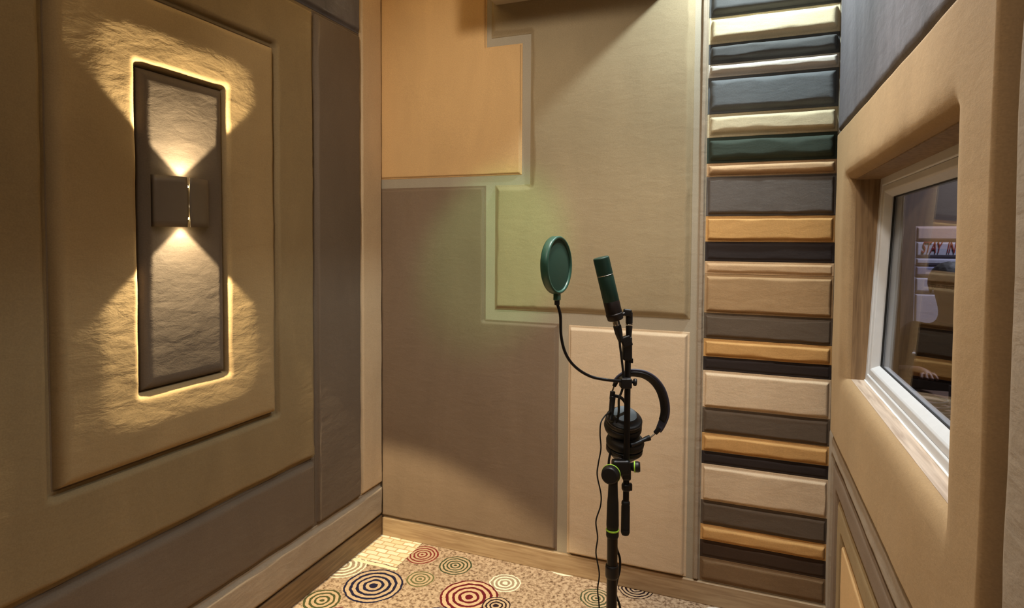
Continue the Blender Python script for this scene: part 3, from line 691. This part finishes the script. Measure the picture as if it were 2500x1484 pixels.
tube('cord', [P(1487, 1008, .03), P(1478, 1014, .02), P(1467, 1032, -.01), P(1465, 1060, -.01), P(1467, 1095, -.01), P(1461, 1130, -.01), P(1458, 1160, -.01), P(1467, 1205, -.01), P(1466, 1235, -.01), P(1455, 1272, -.01), P(1459, 1312, -.01),
                   P(1455, 1350, -.01), P(1463, 1400, -.01), P(1459, 1440, -.01), P(1463, 1484, -.01), P(1468, 1600, -.01), P(1470, 1800, 0)], .0018, M['rubber'], hl, n=8)
lathe('strain_relief', P(1490, 1006, .034), (P(1478, 1014, .02)-P(1490, 1006, .034)), [(0, 0), (0, .004), (.010, .003), (.012, 0)], M['black'], hl)

# ================================================================== CONTROL ROOM BEHIND THE GLASS
cx0, cx1, cy0, cy1 = RX+.13, 4.4, -2.2, 1.75
M['croom'] = fabric('control_room_fabric', (78, 68, 62), var=.08, wr=.15)
M['lav'] = fabric('lavender_grey_fabric', (150, 148, 162), var=.06, wr=.15)
M['lavd'] = fabric('blue_grey_fabric', (112, 112, 136), var=.06, wr=.15)
M['pinkg'] = fabric('pinkish_grey_fabric', (148, 130, 128), var=.06, wr=.15)
M['dwood'] = wood('desk_wood', (96, 66, 46), (60, 40, 28), axis=0)
M['darkgrey'] = plain('dark_grey_plastic', (40, 40, 44), rough=.4)
tag(box('floor_control_room', (cx0, cy0, -.1), (cx1, cy1+.1, 0), M['dwood']), kind='structure')
tag(box('ceiling_control_room', (cx0, cy0, 2.7), (cx1, cy1+.1, 2.8), M['croom']), kind='structure')
tag(box('wall_control_room_back', (cx0, cy1, 0), (cx1, cy1+.1, 2.7), M['croom']), kind='structure')
tag(box('wall_control_room_right', (cx1, cy0, 0), (cx1+.1, cy1+.1, 2.7), M['croom']), kind='structure')
tag(box('wall_control_room_front', (cx0, cy0-.1, 0), (cx1+.1, cy0, 2.8), M['croom']), kind='structure')
tag(box('wall_control_room_left', (RX+.03, .1, -.1), (RX+.13, cy1+.1, 2.8), M['croom']), kind='structure')
g = 'padded bands on the control room wall'
zz = [on(1, cy1, 2300, y).z for y in (455, 548, 592, 625, 668, 707, 765)]
xL = on(1, cy1, 2236, 600).x
for i, (mm, lab) in enumerate((('pinkg', 'pinkish-grey padded band, topmost band seen through the window'), ('lav', 'pale padded band behind the red lettering, seen through the window'),
        ('lav', 'pale lavender padded band directly under the red lettering, seen through the window'), ('lavd', 'blue-grey padded band level with the hair of the seated person, through window'),
        ('lav', 'lavender padded band level with the face of the seated person, through window'), ('lav', 'lavender padded band level with the neck of the seated person, through window'))):
    if i == 0: z1_, z0_ = zz[1], zz[2]
    elif i < 6: z1_, z0_ = zz[i], zz[i+1]
    if i == 0: z1_, z0_ = on(1, cy1, 2300, 552).z, on(1, cy1, 2300, 588).z
    if i == 1: z1_, z0_ = z0_, on(1, cy1, 2300, 600).z
    if i == 1: z1_, z0_ = on(1, cy1, 2300, 588).z-.002, on(1, cy1, 2300, 628).z
    if i == 2: z1_, z0_ = on(1, cy1, 2300, 628).z-.002, on(1, cy1, 2300, 648).z
    if i == 3: z1_, z0_ = on(1, cy1, 2300, 648).z-.002, on(1, cy1, 2300, 676).z
    if i == 4: z1_, z0_ = on(1, cy1, 2300, 676).z-.002, on(1, cy1, 2300, 716).z
    if i == 5: z1_, z0_ = on(1, cy1, 2300, 716).z-.002, on(1, cy1, 2300, 800).z
    panel('wall_panel', M[mm], 'y', cy1, rect(xL, 3.9, z0_, z1_), H=.02, m=.015, sgn=-1, seed=70+i, step=.08, group=g, label=lab)
# red lettering on the band
tc_ = bpy.data.curves.new('lettering', 'FONT'); tc_.body = 'STAY IN'; tc_.extrude = .004; tc_.shear = .35; tc_.space_character = .92; tc_.space_word = 2.3
p0 = on(1, cy1-.024, 2250, 617); pz = on(1, cy1-.024, 2250, 588)
tc_.size = (pz.z-p0.z)/.72
to = bpy.data.objects.new('tmp', tc_); COL.objects.link(to); bpy.context.view_layer.update()
me = bpy.data.meshes.new_from_object(to.evaluated_get(bpy.context.evaluated_depsgraph_get())); bpy.data.objects.remove(to)
wd = on(1, cy1-.024, 2298, 610).x-p0.x
xs = [v.co.x for v in me.vertices]
me.transform(Matrix.Rotation(math.pi/2, 4, 'X'))
le = bpy.data.objects.new('lettering', me); COL.objects.link(le); me.materials.clear()
me.materials.append(plain('red_letters', (110, 26, 30), rough=.5)); le.location = p0; le.scale.x = 1.78*wd/(max(xs)-min(xs))
tag(le, 'slanted red STAY IN lettering on the pale band behind the window', 'lettering')
# desk with mixer, cables and a monitor
dk = empty('desk', (2.75, .2, 0), 'dark wooden desk in the room behind the window', 'desk')
DZ = .86
box('desktop', (2.16, -.25, DZ-.04), (3.35, .35, DZ), M['dwood'], dk, bev=.004)
for x in (2.2, 3.27):
    for y in (-.22, .28): box('leg', (x, y, 0), (x+.05, y+.05, DZ-.04), M['dwood'], dk, bev=.003)
mx_ = empty('mixing_console', (2.6, .0, DZ), 'dark mixing console with knobs on the desk behind the window', 'mixing console')
bm = bmesh.new(); vs = bx(bm, (2.38, -.18, DZ), (2.93, .22, DZ+.05))
for v in vs:
    if v.co.z > DZ+.01 and v.co.y < 0: v.co.z += .04
obj('console_body', bm, M['darkgrey'], mx_, smooth=False)
for i in range(8):
    for j in range(4):
        y = -.12+.08*j; z = DZ+.05+.04*(.22-y)/.4*1.0
        lathe('knob', Vector((2.42+.066*i, y, z-.002)), Vector((0, 0, 1)), [(0, 0), (0, .009), (.012, .007), (.013, 0)], M['silver'] if (i+j) % 3 == 0 else M['black'], mx_, seg=12)
cb = [Vector((2.22+.10*math.cos(t*.9)*(1-.01*t), -.19+.05*math.sin(t*.9)+.002*t, DZ+.004+.0018*t)) for t in range(0, 40)]
tag(tube('coiled_cable', cb, .004, M['rubber'], None, n=3), 'coiled dark cable lying on the desk edge nearest the window glass', 'cable')
# ------------------------------------------------------------------ person at the desk
SY = .62
hc = on(1, SY, 2322, 694); top = on(1, SY, 2322, 641)
HR = (top-hc).length
def rings_mesh(rows, seg=28):
    """rows: (cx, cy, z, rx, ry[, squareness])"""
    bm = bmesh.new(); Rr_ = []
    for cx_, cy_, z, rx, ry in rows:
        Rr_.append([bm.verts.new((cx_+rx*math.cos(2*math.pi*k/seg), cy_+ry*math.sin(2*math.pi*k/seg), z)) for k in range(seg)])
    for a, b in zip(Rr_, Rr_[1:]):
        for k in range(seg): bm.faces.new((a[k], a[(k+1) % seg], b[(k+1) % seg], b[k]))
    bm.faces.new(Rr_[0]); bm.faces.new(Rr_[-1]); return bm
hx, hy, hz = hc.x, SY, hc.z
pe_ = empty('person', (hx, hy, 0), 'person in a dark top sitting behind the desk, seen through the window', 'person')
skin = plain('skin', (116, 84, 70), rough=.6); shirt = fabric('dark_shirt', (52, 44, 42), var=.1, wr=.5); hairm = plain('black_hair', (22, 19, 18), rough=.7, bump=.8, nscale=90)
# one continuous body: skinned skeleton
sk = bmesh.new(); sl = None
S = HR/.115
J = {'pel': (0, .0, -.78, .15), 'wai': (0, .0, -.60, .125), 'che': (0, -.01, -.38, .150), 'col': (0, 0, -.225, .10), 'nek': (0, -.005, -.165, .046), 'skb': (0, -.012, -.09, .066), 'hed': (0, 0, .0, .088), 'crn': (0, .008, .045, .075),
     'shl': (-.165, 0, -.235, .066), 'ell': (-.27, -.06, -.48, .046), 'wrl': (-.20, -.29, -.425, .031), 'hal': (-.18, -.35, -.425, .030), 'shr': (.165, 0, -.235, .066), 'elr': (.27, -.06, -.48, .046), 'wrr': (.20, -.29, -.425, .031), 'har': (.18, -.35, -.425, .030),
     'hil': (-.10, -.02, -.84, .10), 'knl': (-.13, -.42, -.86, .068), 'anl': (-.13, -.40, -1.25, .04), 'fol': (-.13, -.50, -1.30, .04), 'hir': (.10, -.02, -.84, .10), 'knr': (.13, -.42, -.86, .068), 'anr': (.13, -.40, -1.25, .04), 'for': (.13, -.50, -1.30, .04)}
E_ = ['pel wai', 'wai che', 'che col', 'col nek', 'nek skb', 'skb hed', 'hed crn', 'che shl', 'shl ell', 'ell wrl', 'wrl hal', 'che shr', 'shr elr', 'elr wrr', 'wrr har', 'pel hil', 'hil knl', 'knl anl', 'anl fol', 'pel hir', 'hir knr', 'knr anr', 'anr for']
FG = []
for s_, side in ((-1, 'hal'), (1, 'har')):
    bx_, by_, bz_, _ = J[side]
    for f_ in range(4):
        a = 'f%s%d' % (side, f_); b = a+'b'
        J[a] = (bx_+(f_-1.5)*.019, by_-.035, bz_+.006, .0085); J[b] = (bx_+(f_-1.5)*.022, by_-.070+.006*abs(f_-1.5), bz_-.012, .0078); E_ += [side+' '+a, a+' '+b]
    a = 't'+side; J[a] = (bx_-s_*.042, by_-.018, bz_-.002, .0095); E_.append(side+' '+a)
me = bpy.data.meshes.new('body'); idx = {k: i for i, k in enumerate(J)}
me.from_pydata([(hx+v[0]*S, hy+v[1]*S, hz+v[2]*S) for v in J.values()], [tuple(idx[q] for q in e.split()) for e in E_], [])
bo = bpy.data.objects.new('body', me); COL.objects.link(bo)
m1 = bo.modifiers.new('skin', 'SKIN'); sv = me.skin_vertices[0].data
for k, v in J.items(): sv[idx[k]].radius = (v[3]*S, v[3]*S*(.78 if k in ('che', 'wai', 'pel') else 1)); sv[idx[k]].use_root = (k == 'pel')
bo.modifiers.new('sub', 'SUBSURF').levels = 2
bpy.context.view_layer.update()
me2 = bpy.data.meshes.new_from_object(bo.evaluated_get(bpy.context.evaluated_depsgraph_get())); bpy.data.objects.remove(bo)
me2.materials.clear(); me2.name = 'body'
bo = link('body', me2, skin, pe_); me2.materials.append(shirt)
for p in me2.polygons:
    c = p.center
    if c.z < hz-.20*S and not (c.y < hy-.27*S and abs(c.z-(hz-.425*S)) < .06*S): p.material_index = 1
# nose, ears, hair
bm = bmesh.new(); bmesh.ops.create_cone(bm, cap_ends=True, segments=10, radius1=.016*S, radius2=.005*S, depth=.035*S)
bm.transform(Matrix.Translation((hx, hy-.094*S, hz-.018*S)) @ Matrix.Rotation(math.radians(18), 4, 'X')); obj('nose', bm, skin, pe_)
for s_ in (-1, 1):
    bm = bmesh.new(); bmesh.ops.create_uvsphere(bm, u_segments=12, v_segments=8, radius=.026*S); bm.transform(Matrix.Translation((hx+s_*.086*S, hy, hz-.02*S)) @ Matrix.Diagonal((.35, .7, 1.15, 1))); obj('ear', bm, skin, pe_)
bm = bmesh.new(); bmesh.ops.create_icosphere(bm, subdivisions=5, radius=1)
for v in bm.verts:
    n_ = v.co.normalized(); front = max(0, -n_.y); cut = -.25+.75*front
    r = 1+.03*noise.noise(n_*9)
    if n_.z < cut: r *= max(.80, 1-(cut-n_.z)*.9)
    v.co = Vector((n_.x*.096, n_.y*.108, n_.z*.112))*r*S+Vector((hx, hy+.006*S, hz+.008*S))
obj('hair', bm, hairm, pe_)
ch = empty('office_chair', (hx, hy, 0), 'dark chair the person sits on behind the desk', 'chair')
zs_ = hz-.955*S
box('seat', (hx-.24, hy-.24, zs_-.07), (hx+.24, hy+.24, zs_), M['darkgrey'], ch, bev=.02)
box('backrest', (hx-.22, hy+.17, zs_+.08), (hx+.22, hy+.23, zs_+.45), M['darkgrey'], ch, bev=.02)
box('back_post', (hx-.03, hy+.20, zs_-.05), (hx+.03, hy+.225, zs_+.12), M['black'], ch, bev=.004)
cyl('post', Vector((hx, hy, .07)), Vector((hx, hy, zs_-.06)), .03, M['black'], ch)
for k in range(5):
    a = k*2*math.pi/5; tube('leg', [Vector((hx, hy, .09)), Vector((hx+.26*math.cos(a), hy+.26*math.sin(a), .04))], .02, M['black'], ch, n=2)
